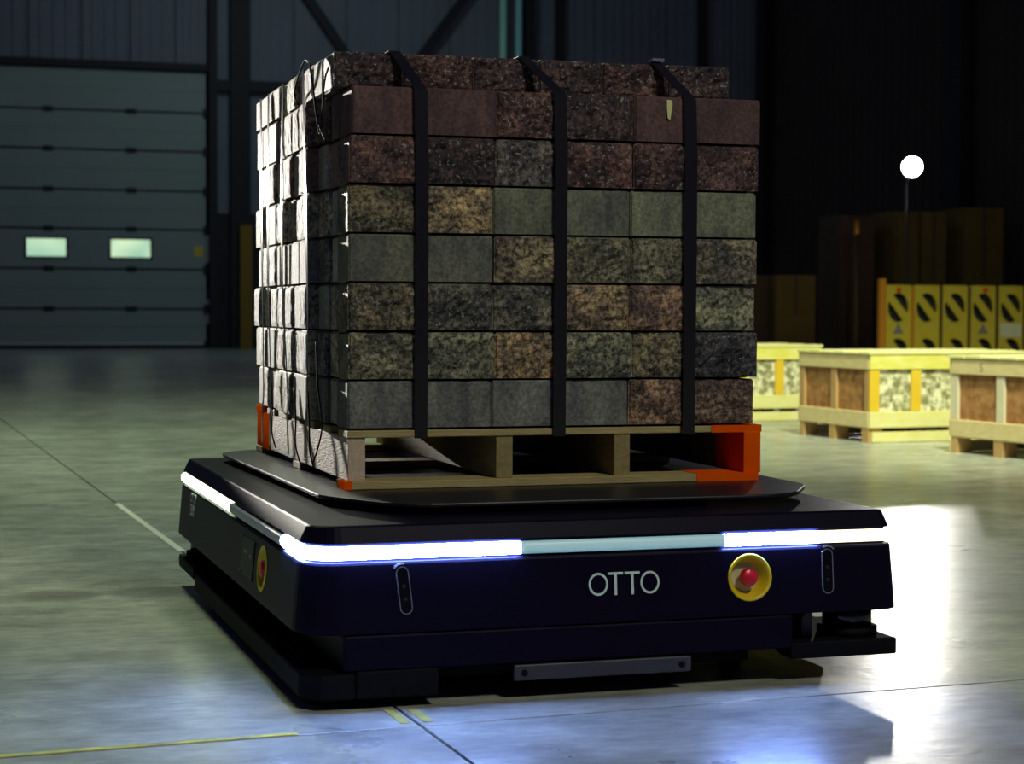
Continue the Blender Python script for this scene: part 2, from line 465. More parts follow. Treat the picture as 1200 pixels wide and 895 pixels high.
# sectional door
door = struct(obj('door_1', box(-1.3, 3.96, YW + .02, YW + .055, 0, 5.62), M_SIDEDK))
ZS = [.06, .80, 1.60, 2.40, 3.18, 3.98, 4.76, 5.60]
for i, (a, b) in enumerate(zip(ZS, ZS[1:])):
    bm = bmesh.new(); a2, b2 = a + .02, b - .02
    wins = ((.40, 1.16), (2.04, 2.82)) if i == 2 else ()
    if wins:
        wz0, wz1 = 1.84, 2.19
        box(-1.28, 3.93, YW - .03, YW + .02, a2, wz0, bm); box(-1.28, 3.93, YW - .03, YW + .02, wz1, b2, bm)
        px = -1.28
        for w0, w1 in wins: box(px, w0, YW - .03, YW + .02, wz0, wz1, bm); px = w1
        box(px, 3.93, YW - .03, YW + .02, wz0, wz1, bm)
    else:
        zc = (a2 + b2) / 2
        box(-1.28, 3.93, YW - .03, YW + .02, a2, zc - .012, bm); box(-1.28, 3.93, YW - .022, YW + .02, zc - .012, zc + .012, bm)
        box(-1.28, 3.93, YW - .03, YW + .02, zc + .012, b2, bm)
    obj('door_section', bm, M_DOOR, door)
    for hx in (.82, 2.44, 3.9):
        if i and hx < 3: obj('hinge', box(hx - .1, hx + .1, YW - .05, YW - .028, a - .05, a + .05), M_STEEL, door)
        if hx > 3: obj('roller_bracket', box(hx - .02, hx + .09, YW - .07, YW - .028, a - .09, a + .09), M_STEEL, door)
for k, (w0, w1) in enumerate(((.40, 1.16), (2.04, 2.82))):
    o = obj('window_frame', None, M_STEEL, door)
    bm = bmesh.new()
    for q in ((w0 - .04, w1 + .04, 2.19, 2.23), (w0 - .04, w1 + .04, 1.80, 1.84), (w0 - .04, w0, 1.84, 2.19), (w1, w1 + .04, 1.84, 2.19)):
        box(q[0], q[1], YW - .045, YW - .028, q[2], q[3], bm)
    bm.to_mesh(o.data); bm.free()
    lab(obj('window_pane', box(w0, w1, YW - .015, YW - .005, 1.84, 2.19), pane_mat('lit_pane_%d' % k, 1.3 + 7.7 * k), o), 'pane lit from outside with a pale green glow')
obj('bottom_bar', box(-1.28, 3.93, YW - .05, YW - .03, .075, .13), M_DOORB, door)
obj('rubber_seal', box(-1.28, 3.93, YW - .045, YW + .015, .0, .06), M_BLACKM, door)
lab(obj('warning_sticker', box(3.70, 3.87, YW - .034, YW - .0305, 1.87, 2.07), M_YEL, door), 'small yellow sticker')
for z0, z1 in ((1.75, 2.3), (.5, 1.0)): obj('daylight_strip', box(3.94, 3.99, YW - .06, YW - .02, z0, z1), M_DOORB, door)  # pale plates stand in for daylight leaking past the door seal

# dark side wall
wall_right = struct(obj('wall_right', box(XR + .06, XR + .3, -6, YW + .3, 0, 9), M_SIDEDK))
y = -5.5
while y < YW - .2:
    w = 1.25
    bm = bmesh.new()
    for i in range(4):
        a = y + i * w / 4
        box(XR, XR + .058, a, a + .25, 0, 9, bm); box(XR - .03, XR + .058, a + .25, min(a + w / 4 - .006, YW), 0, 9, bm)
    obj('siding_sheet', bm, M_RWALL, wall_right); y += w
for yc in (33.7, 25.3, 17.0, 8.7):
    bm = bmesh.new(); box(XR - .32, XR - .29, yc - .2, yc + .2, 0, 9, bm); box(XR - .05, XR - .02, yc - .2, yc + .2, 0, 9, bm); box(XR - .29, XR - .05, yc - .02, yc + .02, 0, 9, bm)
    obj('steel_column', bm, M_STEEL, wall_right)

# ------------------------------------------------------------------ carried robot platform
RX, RY, RTH = -.1678, -.517, .0218
RW, RL = 1.296, 1.829
robot = thing('transport_robot', 'low black wheeled transport robot with a glowing light strip, carrying the block pallet', 'robot', (RX, RY, 0), RTH)


def perim(o, zr=None, n=7):
    """outline with rounded corners, counter-clockwise from the front left; o = offset outwards"""
    out = []
    rad = dict(fl=.075, fr=.03, br=.075, bl=.03)
    for key, cx, cy, a0 in (('fl', 0, 0, 180), ('fr', RW, 0, 270), ('br', RW, RL, 0), ('bl', 0, RL, 90)):
        r = rad[key]; px = cx + r if cx == 0 else cx - r; py = cy + r if cy == 0 else cy - r
        for i in range(n + 1):
            a = R(a0 + 90 * i / n); out.append((px + (r + o) * math.cos(a), py + (r + o) * math.sin(a)))
    return out


def loft(levels):
    bm = bmesh.new(); rings = [[bm.verts.new((x, y, z)) for x, y in perim(o)] for z, o in levels]
    n = len(rings[0])
    for A, B in zip(rings, rings[1:]):
        for i in range(n): bm.faces.new((A[i], A[(i + 1) % n], B[(i + 1) % n], B[i]))
    bm.faces.new(rings[0][::-1]); bm.faces.new(rings[-1])
    return bm


shell = obj('body_shell', loft([(.1505, .006), (.1525, .0125), (.160, .0125), (.288, .0015), (.2925, -.001), (.2945, -.0115), (.328, -.0115), (.329, -.003), (.331, -.0025), (.3615, -.017), (.3645, -.021), (.3652, -.026)]), M_BLACK, robot)


def face_y(z): return -.0125 + (z - .160) / .128 * .011   # offset of the flared front face


# lower body, cut back at the two sensor corners
half = [(.075, -.010), (1.05, -.010), (1.085, .06), (1.10, .26), (1.225, .34)]
lower = half + [(RW - x, RL - y) for x, y in half]
obj('lower_body', prism(lower, .078, .1505), M_BLACK, robot, bevel=.006)
belly = [(.14, .06), (.98, .06), (1.02, .34), (1.16, .42)]
obj('belly_pan', prism(belly + [(RW - x, RL - y) for x, y in belly], .045, .078), M_BLACKM, robot)
# light strip: pieces follow the outline
PER = perim(0, n=10); NP = len(PER)


def dense():
    """closed outline resampled, with outward normal"""
    pts = []
    P = perim(0, n=8)
    for i in range(len(P)):
        a, b = Vector(P[i]), Vector(P[(i + 1) % len(P)]); l = (b - a).length; k = max(1, int(l / .01))
        for j in range(k): pts.append(a.lerp(b, j / k))
    out = []
    for i, p in enumerate(pts):
        d = (pts[(i + 1) % len(pts)] - pts[i - 1]).normalized(); out.append((p, Vector((d.y, -d.x))))
    return out


DN = dense()


def seg_of(p):
    x, y = p
    if x > RW / 2 + 1e-6 and y > .3 or (x > RW - .02 and y > .02): x, y, far = RW - x, RL - y, True
    else: far = False
    if x < .03 and y > .933: return 'gw'
    if x < .03 and y > .253: return 'off'
    if y < .3 and x < .444: return 'blue'
    if y < .3 and x < .888: return 'dim'
    if y < .3 and x < 1.115: return 'blue2'
    return 'warm'


SM = dict(gw=(E_GREENW, 'greenish white lit length of the light strip'), off=(E_OFF, 'unlit length of the light strip'), blue=(E_BLUE, 'bright blue lit length of the light strip'),
          dim=(E_DIM, 'faint teal length of the light strip'), blue2=(E_BLUE, 'bright blue lit length of the light strip'), warm=(E_WHITE, 'warm white lit length of the light strip'))
# start where the piece changes
st = next(i for i in range(len(DN)) if seg_of(DN[i][0]) != seg_of(DN[i - 1][0]))
order = [(st + i) % len(DN) for i in range(len(DN) + 1)]
run = []
SECT = [(-.0105, .2985), (-.001, .2992), (.0035, .3035), (.0045, .311), (.0035, .3195), (-.001, .3238), (-.0105, .3245)]


def emit_run(idx, kind):
    bm = bmesh.new(); rows = []
    for i in idx:
        p, n = DN[i]; rows.append([bm.verts.new((p.x + n.x * o, p.y + n.y * o, z)) for o, z in SECT])
    for A, B in zip(rows, rows[1:]):
        for k in range(len(SECT)):
            k2 = (k + 1) % len(SECT); bm.faces.new((A[k], A[k2], B[k2], B[k]))
    bm.faces.new(rows[0][::-1]); bm.faces.new(rows[-1])
    lab(obj('light_strip', bm, SM[kind][0], robot, True), SM[kind][1])


cur = None
for i in order:
    k = seg_of(DN[i][0])
    if cur is None: cur = k; run = [i]; continue
    run.append(i)
    if k != cur: emit_run(run, cur); run = [i]; cur = k
if len(run) > 1: emit_run(run, cur)

# lift plate and lifting gear
def round_poly(pts, r, n=6):
    out = []
    for i, p in enumerate(pts):
        p = Vector(p); a = (Vector(pts[i - 1]) - p).normalized(); b = (Vector(pts[(i + 1) % len(pts)]) - p).normalized()
        ang = a.angle(b); t = min(r / math.tan(ang / 2), .45 * min((Vector(pts[i - 1]) - p).length, (Vector(pts[(i + 1) % len(pts)]) - p).length))
        p0, p1 = p + a * t, p + b * t
        for k in range(n + 1):
            s = k / n; out.append(tuple(p0.lerp(p, s).lerp(p.lerp(p1, s), s)))
    return out


ch = .13
lp = [(.105 + ch, .165), (1.27 - ch, .165), (1.27, .165 + ch * 1.6), (1.27, 1.70 - ch), (1.27 - ch, 1.70), (.105 + ch * .6, 1.785), (.09, 1.785 - ch * .7), (.115, .165 + ch * 1.9)]
obj('lift_plate', prism(round_poly(lp, .16), .380, .3895), M_PLATE, robot, bevel=.003)
obj('lift_gear', box(.30, 1.0, .42, 1.45, .3652, .380), M_BLACKM, robot)
obj('lift_collar', box(.34, .96, .245, .42, .3652, .3785), M_BLACKM, robot)
t = text_mesh('direction_marking', 'UP', .0135, .0006, M_LOGO, robot)
t.rotation_euler = (R(90), 0, 0); t.location = (.722, .2445, .3675)

# front logo: ring T T ring
lg = bmesh.new()
TILT = math.atan(.011 / .128)


def onfront(x, z, off=0.0):
    """matrix whose local x,y lie on the front face and z points out"""
    m = Matrix.Rotation(R(90) - 0, 4, 'X')
    m = Matrix.Rotation(TILT, 4, 'X') @ m if False else Matrix.Rotation(R(90) - TILT, 4, 'X')
    m.translation = Vector((x, face_y(z) - off, z)); return m


def onleft(y, z, off=0.0):
    m = Matrix.Rotation(R(-90), 4, 'Z') @ Matrix.Rotation(R(90) - TILT, 4, 'X')
    m.translation = Vector((face_y(z) - off, y, z)); return m


def ring(cx, cy, ro, ri, d=.0012, n=40, sx=1.0):
    bm = bmesh.new(); Rr = []
    for r_, h in ((ro, 0), (ro, d), (ri, d), (ri, 0)):
        Rr.append([bm.verts.new((cx + sx * r_ * math.cos(2 * math.pi * i / n), cy + r_ * math.sin(2 * math.pi * i / n), h)) for i in range(n)])
    for A, B in zip(Rr, Rr[1:] + Rr[:1]):
        for i in range(n): bm.faces.new((A[i], A[(i + 1) % n], B[(i + 1) % n], B[i]))
    return bm


ZL = .2315
for cx in (.6105, .7245):
    o = obj('letter', ring(0, 0, .0235, .0188, sx=.9), M_LOGO, robot); o.matrix_local = onfront(cx, ZL, .0005)
for cx in (.6485, .6855):
    bm = box(-.0165, .0165, .0185, .0235, 0, .0012); box(-.0028, .0028, -.0235, .0185, 0, .0012, bm)
    o = obj('letter', bm, M_LOGO, robot); o.matrix_local = onfront(cx, ZL, .0005)


# emergency stops: a cup sunk into the body with a red mushroom button
def sink(o, mtx, r, depth):
    """bore a round hole into a closed mesh"""
    cut = obj('cutter', lathe([(0, .02), (r, .02), (r, -depth), (0, -depth)], None, 40), M_BLACK); cut.matrix_world = robot.matrix_basis @ mtx
    md = o.modifiers.new('hole', 'BOOLEAN'); md.operation = 'DIFFERENCE'; md.solver = 'EXACT'; md.object = cut
    bpy.context.view_layer.update()
    me = bpy.data.meshes.new_from_object(o.evaluated_get(bpy.context.evaluated_depsgraph_get()))
    o.modifiers.clear(); o.data = me; bpy.data.objects.remove(cut)


def cup_deep(mtx):
    sink(shell, mtx, .0492, .031)
    c = obj('emergency_stop', lathe([(.031, -.0265), (.0415, -.003), (.0440, .0015), (.0475, .0035), (.0500, .0025), (.0508, -.0005), (.0490, -.0005), (.0485, -.0305), (0, -.0305), (0, -.0285), (.031, -.0285), (.031, -.0265)], None, 40), M_YEL, robot, True)
    c.matrix_local = mtx; lab(c, 'yellow cup around a red emergency stop button')
    lab(obj('cup_floor', lathe([(0, -.0262), (.0308, -.0262), (.0308, -.0284), (0, -.0284)]), M_CREAM, c), 'cream disc at the bottom of the cup')
    lab(obj('stop_button', lathe([(.010, -.026), (.010, -.016), (.0165, -.0145), (.0190, -.011), (.0190, .000), (.0165, .0035), (0, .0045)]), M_RED, c, True), 'red mushroom button')
    return c


cup_deep(onfront(.9515, .2325, .0))
cup_deep(onleft(.447, .2265, .0))


# narrow stadium shaped sensor windows with a silver rim and a small light hood
def stadium(w, h, n=10):
    r = w / 2; out = []
    for i in range(n + 1): a = math.pi * i / n; out.append((r * math.cos(a), h / 2 - r + r * math.sin(a)))
    for i in range(n + 1): a = math.pi + math.pi * i / n; out.append((r * math.cos(a), -h / 2 + r + r * math.sin(a)))
    return out


def sensor(mtx, side):
    o = obj('sensor_window', prism(stadium(.026, .096), -.001, .0016), M_BLACKG, robot); o.matrix_local = mtx
    A, B = stadium(.0265, .0965), stadium(.0225, .0925)
    bm = bmesh.new(); Rr = [[bm.verts.new((x, y, h)) for x, y in P] for P, h in ((A, 0), (A, .0028), (B, .0028), (B, 0))]
    n = len(A)
    for P, Q in zip(Rr, Rr[1:] + Rr[:1]):
        for i in range(n): bm.faces.new((P[i], P[(i + 1) % n], Q[(i + 1) % n], Q[i]))
    lab(obj('sensor_rim', bm, M_SILVER, o), 'thin silver rim')
    for zz in (.008, -.018): obj('sensor_eye', lathe([(0, .0016), (.0042, .0016), (.0042, .0024), (0, .003)], Matrix.Translation((0, zz, 0)), 14), M_SCREEN, o)
    # arched hood
    bm = bmesh.new(); pr = []
    for i in range(9):
        a = R(35 + 75 * i / 8) if side > 0 else R(70 + 75 * i / 8)
        pr.append(((.0175) * math.cos(a), .035 + .0175 * math.sin(a)))
    rows = [[bm.verts.new((x * k, .035 + (y - .035) * k, h)) for k, h in ((1, 0), (1, .003), (1.22, .002), (1.22, 0))] for x, y in pr]
    for P, Q in zip(rows, rows[1:]):
        for k in range(4): bm.faces.new((P[k], P[(k + 1) % 4], Q[(k + 1) % 4], Q[k]))
    bm.faces.new(rows[0][::-1]); bm.faces.new(rows[-1])
    obj('sensor_hood', bm, M_SILVER, o)


mL = onfront(.199, .2355, .0); mL = mL @ Matrix.Rotation(R(6), 4, 'Z'); sensor(mL, -1)
sensor(onfront(1.133, .239, .0), 1)
# touch screen and small lettering on the left side
o = obj('touch_screen', prism(round_poly([(-.082, -.043), (.082, -.043), (.082, .043), (-.082, .043)], .006), 0, .002), M_SCREEN, robot); o.matrix_local = onleft(.640, .2275, .0)
for (x0, x1, y0) in ((-.045, .0, .008), (.03, .055, .004)): obj('screen_readout', box(x0, x1, y0, y0 + .006, .002, .0026), M_GREYM, o)
for (x, y_) in ((-.079, .04), (.079, .04), (-.079, -.04), (.079, -.04)): obj('screen_clip', lathe([(0, .0035), (.005, .0035), (.005, 0)], Matrix.Translation((x, y_, 0)), 12), M_DARKMET, o)
for (txt, u, v, s) in (('OTTO', -.05, .012, .028), ('1500', -.05, -.024, .034)):
    t = text_mesh('side_lettering', txt, s * 1.3, .0008, M_SILVER, robot); t.matrix_local = onleft(1.56, .250, .0006) @ Matrix.Translation((u, v, 0))
# sensor corners: pucks on corner plates
for (cx, cy, sx, sy) in ((RW, 0, -1, 1), (0, RL, 1, -1)):
    X = lambda d: cx + sx * d
    Y = lambda d: cy + sy * d
    pl = [(X(-.008), Y(-.004)), (X(.245), Y(-.004)), (X(.245), Y(.05)), (X(.18), Y(.30)), (X(-.008), Y(.30))]
    obj('corner_plate', prism(pl, .052, .088), M_BLACKM, robot, bevel=.005)
    obj('scanner_foot', lathe([(0, .088), (.066, .088), (.066, .105), (0, .105)], Matrix.Translation((X(.068), Y(.085), 0))), M_BLACKM, robot, True)
    obj('laser_scanner', lathe([(0, .105), (.054, .105), (.054, .138), (.048, .147), (.040, .1505), (0, .1505)], Matrix.Translation((X(.068), Y(.085), 0))), M_BLACKG, robot, True)
    lab(robot.children[-1], 'glossy black round scanner under the body corner')
    obj('scanner_bracket', box(min(X(.19), X(.165)), max(X(.19), X(.165)), min(Y(.06), Y(.12)), max(Y(.06), Y(.12)), .088, .1505), M_DARKMET, robot)
    obj('cable', tube([(X(.17), Y(.07), .14), (X(.20), Y(.05), .132), (X(.23), Y(.06), .138), (X(.26), Y(.09), .13)], .006), M_BLACKM, robot, True)
# side skirts and front skirt blocks, the same turned round at the back
for turn in (0, 1):
    T = (lambda x, y: (x, y)) if not turn else (lambda x, y: (RW - x, RL - y))
    P = lambda pts: [T(*p) for p in pts]
    obj('side_skirt', prism(P([(.02, .0), (.03, -.012), (.10, -.012), (.10, 1.48), (-.006, 1.52), (-.006, .04)]), .022, .074), M_BLACKM, robot, bevel=.006)
    obj('end_skirt', prism(P([(.10, -.012), (.27, -.012), (.27, .08), (.10, .08)]), .022, .078), M_BLACKM, robot, bevel=.004)
    q = P([(.43, -.006), (.82, -.006), (.82, .004), (.43, .004)])
    pl = obj('tow_plate', prism(q, .040, .073), M_DARKMET, robot, bevel=.003)
    for sx in (.452, .798):
        c = Vector((*T(sx, -.006), .056)); d = Vector((0, -1 if not turn else 1, 0))
        obj('screw', cyl(c, c + d * .003, .007, n=10), M_BLACKM, pl)
for (x, y) in ((.20, .20), (RW - .20, .42), (.20, RL - .42), (RW - .20, RL - .20)):
    obj('caster_wheel', cyl((x - .02, y, .040), (x + .02, y, .040), .0395, n=24), M_BLACKM, robot, True)
for x in (.17, RW - .17): obj('drive_wheel', cyl((x - .03, RL / 2, .075), (x + .03, RL / 2, .075), .0745, n=32), M_BLACKM, robot, True)

# ------------------------------------------------------------------ pallet
PW, PL_, PZ = 1.016, 1.22, .3900
pallet = thing('wooden_pallet', 'wooden stringer pallet with orange painted corners lying on the robot lift plate', 'pallet', (.021, -.006, PZ), .0165)
for y0, y1 in ((-.012, .085), (.55, .65), (1.125, 1.225)): obj('bottom_board', box(-.012 if y0 < 0 else -.006, PW - .018, y0, y1, 0, .018), M_WOOD, pallet, bevel=.002)
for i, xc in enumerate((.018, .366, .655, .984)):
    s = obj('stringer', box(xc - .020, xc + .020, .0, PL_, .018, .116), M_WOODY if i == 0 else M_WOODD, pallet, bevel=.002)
    if i == 0:
        lab(obj('painted_end', box(xc - .0215, xc + .021, 1.015, PL_ + .003, .014, .118), M_ORANGE, s, bevel=.002), 'bright orange painted stringer end')
        bm = bmesh.new()
    if i == 3: lab(obj('painted_end', box(xc - .021, xc + .0235, -.008, .16, .018, .1165), M_ORANGE, s, bevel=.002), 'bright orange painted stringer end')
for y0, y1 in ((-.004, .10), (.19, .30), (.39, .50), (.57, .68), (.76, .87), (.94, 1.05), (1.125, 1.222)):
    obj('top_board', box(-.004, PW - .008, y0, y1, .116, .132), M_WOOD, pallet, bevel=.002)
lab(obj('painted_board_end', box(.88, PW - .006, -.006, .102, .1155, .1328), M_ORANGE, pallet), 'bright orange painted board end')
lab(obj('painted_board_end', box(.84, PW - .017, -.0135, .086, -.0, .019), M_ORANGE, pallet), 'bright orange painted board end')
lab(obj('painted_board_end', box(-.0055, .06, 1.12, 1.224, .1155, .1328), M_ORANGE, pallet), 'bright orange painted board end')
lab(obj('painted_board_end', box(-.013, .004, -.0135, .06, -.0, .0185), M_ORANGE, pallet), 'orange painted board end')

# ------------------------------------------------------------------ strapped block load
BZ = PZ + .1328
load = thing('block_load', 'tall strapped load of dark red and grey concrete blocks stacked on the pallet', 'blocks', (0, 0, BZ))
RH = (1.2975 - BZ) / 7
red, redd, redr = (.095, .050, .050), (.066, .043, .048), (.112, .060, .056)
olv, tan, grn, gry = (.165, .165, .115), (.31, .235, .145), (.20, .215, .155), (.165, .172, .158)
nvy, rbr, chr_, grd = (.060, .060, .078), (.25, .165, .115), (.075, .075, .065), (.11, .11, .095)


def block_mesh(dx, dy, dz, rough, face, seed):
    """block with its own corner at the origin; face '-y' or '-x' is the split face"""
    nx = 13 if (rough and face == '-y') else 2; nz = 9 if rough else 2; ny = 10 if (rough and face == '-x') else 2
    ch = .0045
    def axis(n, d): return [0, ch] + [ch + (d - 2 * ch) * i / n for i in range(1, n)] + [d - ch, d]
    X, Y_, Z = axis(nx, dx), axis(ny, dy), axis(nz, dz)
    bm = bmesh.new(); V = {}
    def v(i, j, k):
        if (i, j, k) in V: return V[i, j, k]
        p = Vector((X[i], Y_[j], Z[k])); e = [(i in (0, len(X) - 1)), (j in (0, len(Y_) - 1)), (k in (0, len(Z) - 1))]
        if sum(e) >= 2:
            s = ch * (.6 if sum(e) == 2 else .7)
            for a, (ii, L_) in enumerate(((i, len(X)), (j, len(Y_)), (k, len(Z)))):
                if e[a]: p[a] += s if ii == 0 else -s
        if rough:
            q = p + Vector((seed * 3.1, seed * 1.7, seed * .9))
            d = noise.noise(q * 24) * .008 + noise.noise(q * 60) * .007 + noise.noise(q * 120) * .004
            if face == '-y' and j == 0:
                ed = min(p.x, dx - p.x, p.z, dz - p.z); f = min(1, max(.0, ed / .012))
                p.y += -(d + .004) * f + (1 - f) * .002
                if i in (0, len(X) - 1): p.x += noise.noise(q * 40) * .002 * (1 if i else -1)
            if face == '-x' and i == 0:
                ed = min(p.y, dy - p.y, p.z, dz - p.z); f = min(1, max(.0, ed / .012))
                p.x += -(d * .10 + .001) * f + (1 - f) * .001
        if k == 0 and ((face == '-y' and j < 2) or (face == '-x' and i < 2)):   # undercut that leaves a dark bed joint
            p.z += .0085
        V[i, j, k] = bm.verts.new(p); return V[i, j, k]
    nX, nY, nZ = len(X) - 1, len(Y_) - 1, len(Z) - 1
    for i in range(nX):
        for k in range(nZ):
            bm.faces.new((v(i, 0, k), v(i + 1, 0, k), v(i + 1, 0, k + 1), v(i, 0, k + 1)))
            bm.faces.new((v(i, nY, k), v(i, nY, k + 1), v(i + 1, nY, k + 1), v(i + 1, nY, k)))
    for j in range(nY):
        for k in range(nZ):
            bm.faces.new((v(0, j, k), v(0, j, k + 1), v(0, j + 1, k + 1), v(0, j + 1, k)))
            bm.faces.new((v(nX, j, k), v(nX, j + 1, k), v(nX, j + 1, k + 1), v(nX, j, k + 1)))
    for i in range(nX):
        for j in range(nY):
            bm.faces.new((v(i, j, 0), v(i, j + 1, 0), v(i + 1, j + 1, 0), v(i + 1, j, 0)))
            bm.faces.new((v(i, j, nZ), v(i + 1, j, nZ), v(i + 1, j + 1, nZ), v(i, j + 1, nZ)))
    return bm


SEED = [0]


def block(x0, x1, y0, y1, z0, z1, col, rough, face='-y'):
    SEED[0] += 1; g = .0009 if face == '-y' else .0028
    o = obj('block', block_mesh(x1 - x0 - 2 * g, y1 - y0 - 2 * g, z1 - z0 - .0006, rough, face, SEED[0]), (M_SIDE if face == '-x' else M_ROUGH) if rough else M_SMOOTH, load)
    k = random.uniform(.9, 1.12)
    o.location = (x0 + g, y0 + g, z0 - BZ + .0003); o.color = (*[c * k for c in col], 1)
    return o


XB = [0, .187, .360, .515, .694, .836, 1.014]
FRONT = {   # bottom row first; (colour, split face?)
    0: [(gry, 0), (gry, 0), (gry, 0), (gry, 0), (rbr, 1), ((.16, .11, .09), 1)],
    1: [(olv, 1), (grn, 1), (tan, 1), (grn, 1), ((.22, .2, .13), 1), (nvy, 1)],
    2: [((.15, .135, .09), 1), (grd, 1), (grd, 1), (tan, 1), (rbr, 1), (grn, 1)],
    3: [(olv, 0), ((.17, .17, .13), 0), ((.21, .18, .12), 1), ((.17, .165, .115), 1), (olv, 1), ((.17, .16, .12), 1)],
    4: [((.15, .135, .085), 1), ((.30, .235, .135), 1), ((.155, .165, .115), 0), ((.15, .155, .12), 0), ((.17, .18, .125), 0), ((.18, .19, .13), 0)],
    5: [(redr, 1), (redd, 1), ((.11, .10, .10), 1), (red, 1), (red, 1), (red, 1)],
    6: [(red, 0), (red, 0), (redr, 1), (redd, 1), (red, 0), (red, 0)],
}
YB = [0, .135, .235, .345, .455, .60, .72, .86, 1.00, 1.11, 1.22]
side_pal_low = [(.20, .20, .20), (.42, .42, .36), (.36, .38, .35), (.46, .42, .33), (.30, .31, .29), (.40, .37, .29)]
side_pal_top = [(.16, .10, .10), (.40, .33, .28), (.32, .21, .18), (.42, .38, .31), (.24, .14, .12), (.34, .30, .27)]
rs = random.Random(5)
for r in range(7):
    z0, z1 = BZ + r * RH, BZ + (r + 1) * RH
    dxr = {0: -.004, 1: .004, 2: -.003, 3: 0, 4: -.002, 5: .004, 6: .006}[r]
    for i in range(6):
        col, ro = FRONT[r][i]
        a, b = XB[i] + (dxr if i else (.026 if r == 6 else .020) + dxr * .3), XB[i + 1] + dxr
        dy = rs.uniform(-.003, .004)
        block(a, b, dy, .135, z0, z1, col, ro)
    # left side: the first two columns sit back a little, the others stand proud in turn
    for j in range(1, 10):
        if j < 3: ox = (.024, .012)[j - 1] + rs.uniform(-.003, .003)
        elif j == 3: ox = rs.uniform(-.017, -.013)
        else: ox = rs.uniform(-.014, .003)
        pal = side_pal_top if r >= 5 else side_pal_low
        col = rs.choice(pal)
        if j < 3: col = tuple(c * .8 for c in col)  # shade on the two set-back columns put into their colour
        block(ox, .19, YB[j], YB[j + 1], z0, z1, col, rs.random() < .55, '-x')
    # right side and back (away from the camera)
    for j in range(1, 9, 2): block(.846, 1.014 + rs.uniform(-.006, .006), YB[j], YB[j + 2], z0, z1, rs.choice([gry, olv, redd] if r < 5 else [red, redd]), 0)
    for a, b in ((.19, .43), (.43, .64), (.64, .846)): block(a, b, 1.06, 1.22, z0, z1, gry if r < 5 else red, 0)
# inner blocks of the seventh row carry the top layer
for a, b in ((.19, .41), (.41, .63), (.63, .846)):
    for c, d in ((.135, .45), (.45, .76), (.76, 1.06)): block(a, b, c, d, BZ + 6 * RH, BZ + 7 * RH, red, 0)
block(.846, 1.014, 1.11, 1.22, BZ + 6 * RH, BZ + 7 * RH, red, 0)
# top layer
ZT = BZ + 7 * RH; HA = .0855
XA = [.002, .165, .33, .490, .648, .81, .972]
for i in range(6):
    block(XA[i], XA[i + 1], .078 + rs.uniform(-.003, .004), .215, ZT, ZT + HA, [redd, red, redd, redd, redr, redd][i], 1)
yt = [.215, .33, .44, .56, .67, .79, .90, 1.01, 1.12, 1.22]
for j, (a, b) in enumerate(zip(yt, yt[1:])):
    block(rs.uniform(-.010, .004), .17, a, b, ZT, ZT + HA, rs.choice(side_pal_top), rs.random() < .6, '-x')
for a, b in ((.17, .44), (.44, .71), (.71, .972)):
    for c, d in ((.215, .55), (.55, .88), (.88, 1.22)): block(a, b, c, d, ZT, ZT + HA, red, 0)
lab(obj('paint_drip', prism([(-.004, -.030), (.002, -.034), (.008, .0), (.007, .012), (-.006, .013), (-.006, -.004)], 0, .0008), mat('pale_yellow_paint', (.6, .6, .25), .6), load), 'pale yellow drip on a red block')
pd = load.children[-1]; pd.rotation_euler = (R(90), 0, 0); pd.location = (.785, -.004, 1.277 - BZ)

# black straps over the front, the top and the back
L0 = -BZ
for xf, xt in ((.187, .142), (.517, .452), (.838, .782)):
    pts = [(xf, -.007, .503), (xf, -.009, .70), (xf + .001, -.009, .95), (xf + .001, -.009, 1.15), (xf - .002, -.008, 1.290), (xf - .006, .002, 1.302), (xt + .012, .062, 1.366), (xt, .078, 1.3865), (xt, .6, 1.3865), (xt, 1.222, 1.3865), (xt, 1.228, .9), (xt, 1.228, .52)]
    nr = [(0, -1, 0)] * 5 + [(0, -.7, .7)] * 2 + [(0, -.5, .8)] + [(0, 0, 1)] * 1 + [(0, .7, .7)] + [(0, 1, 0)] * 2
    wd = [.030, .031, .031, .031, .030, .027, .026, .026, .026, .026, .026, .026]
    obj('strap', ribbon([(x, y, z + L0) for x, y, z in pts], (1, 0, 0), wd, nr, .0016), M_STRAP, load)
obj('strap_buckle', box(.770, .800, .070, .100, 1.3885 - BZ, 1.396 - BZ), M_SILVER, load)
# straps down the left side, leaning, loose at the bottom over the pallet edge
for (yt_, yb, ym) in ((1.03, .97, .99), (.88, .84, .90), (.66, .56, .64), (.36, .30, .28)):
    pts = []; nr = []; ws = []
    for i in range(15):
        t_ = i / 14; z = 1.372 - t_ * .94
        yy = yt_ + (ym - yt_) * min(1, t_ * 1.6) + (yb - ym) * max(0, t_ - .6) * 2.5 + .012 * math.sin(t_ * 5 + yt_ * 9)
        bulge = .003 * math.sin(math.pi * min(1, t_ / .75)) + (.004 if z < .55 else 0)
        pts.append((-.019 - bulge, yy, z + L0)); nr.append((-.996, .08 * math.cos(t_ * 6), .06 * math.sin(t_ * 7 + yt_)))
        ws.append(.030 - .018 * abs(2 * ((t_ * 1.3) % 1) - 1) if z < 1.3 else .024)
    obj('strap', ribbon(pts, (0, 1, 0), ws, nr, .0012), M_STRAPW, load)
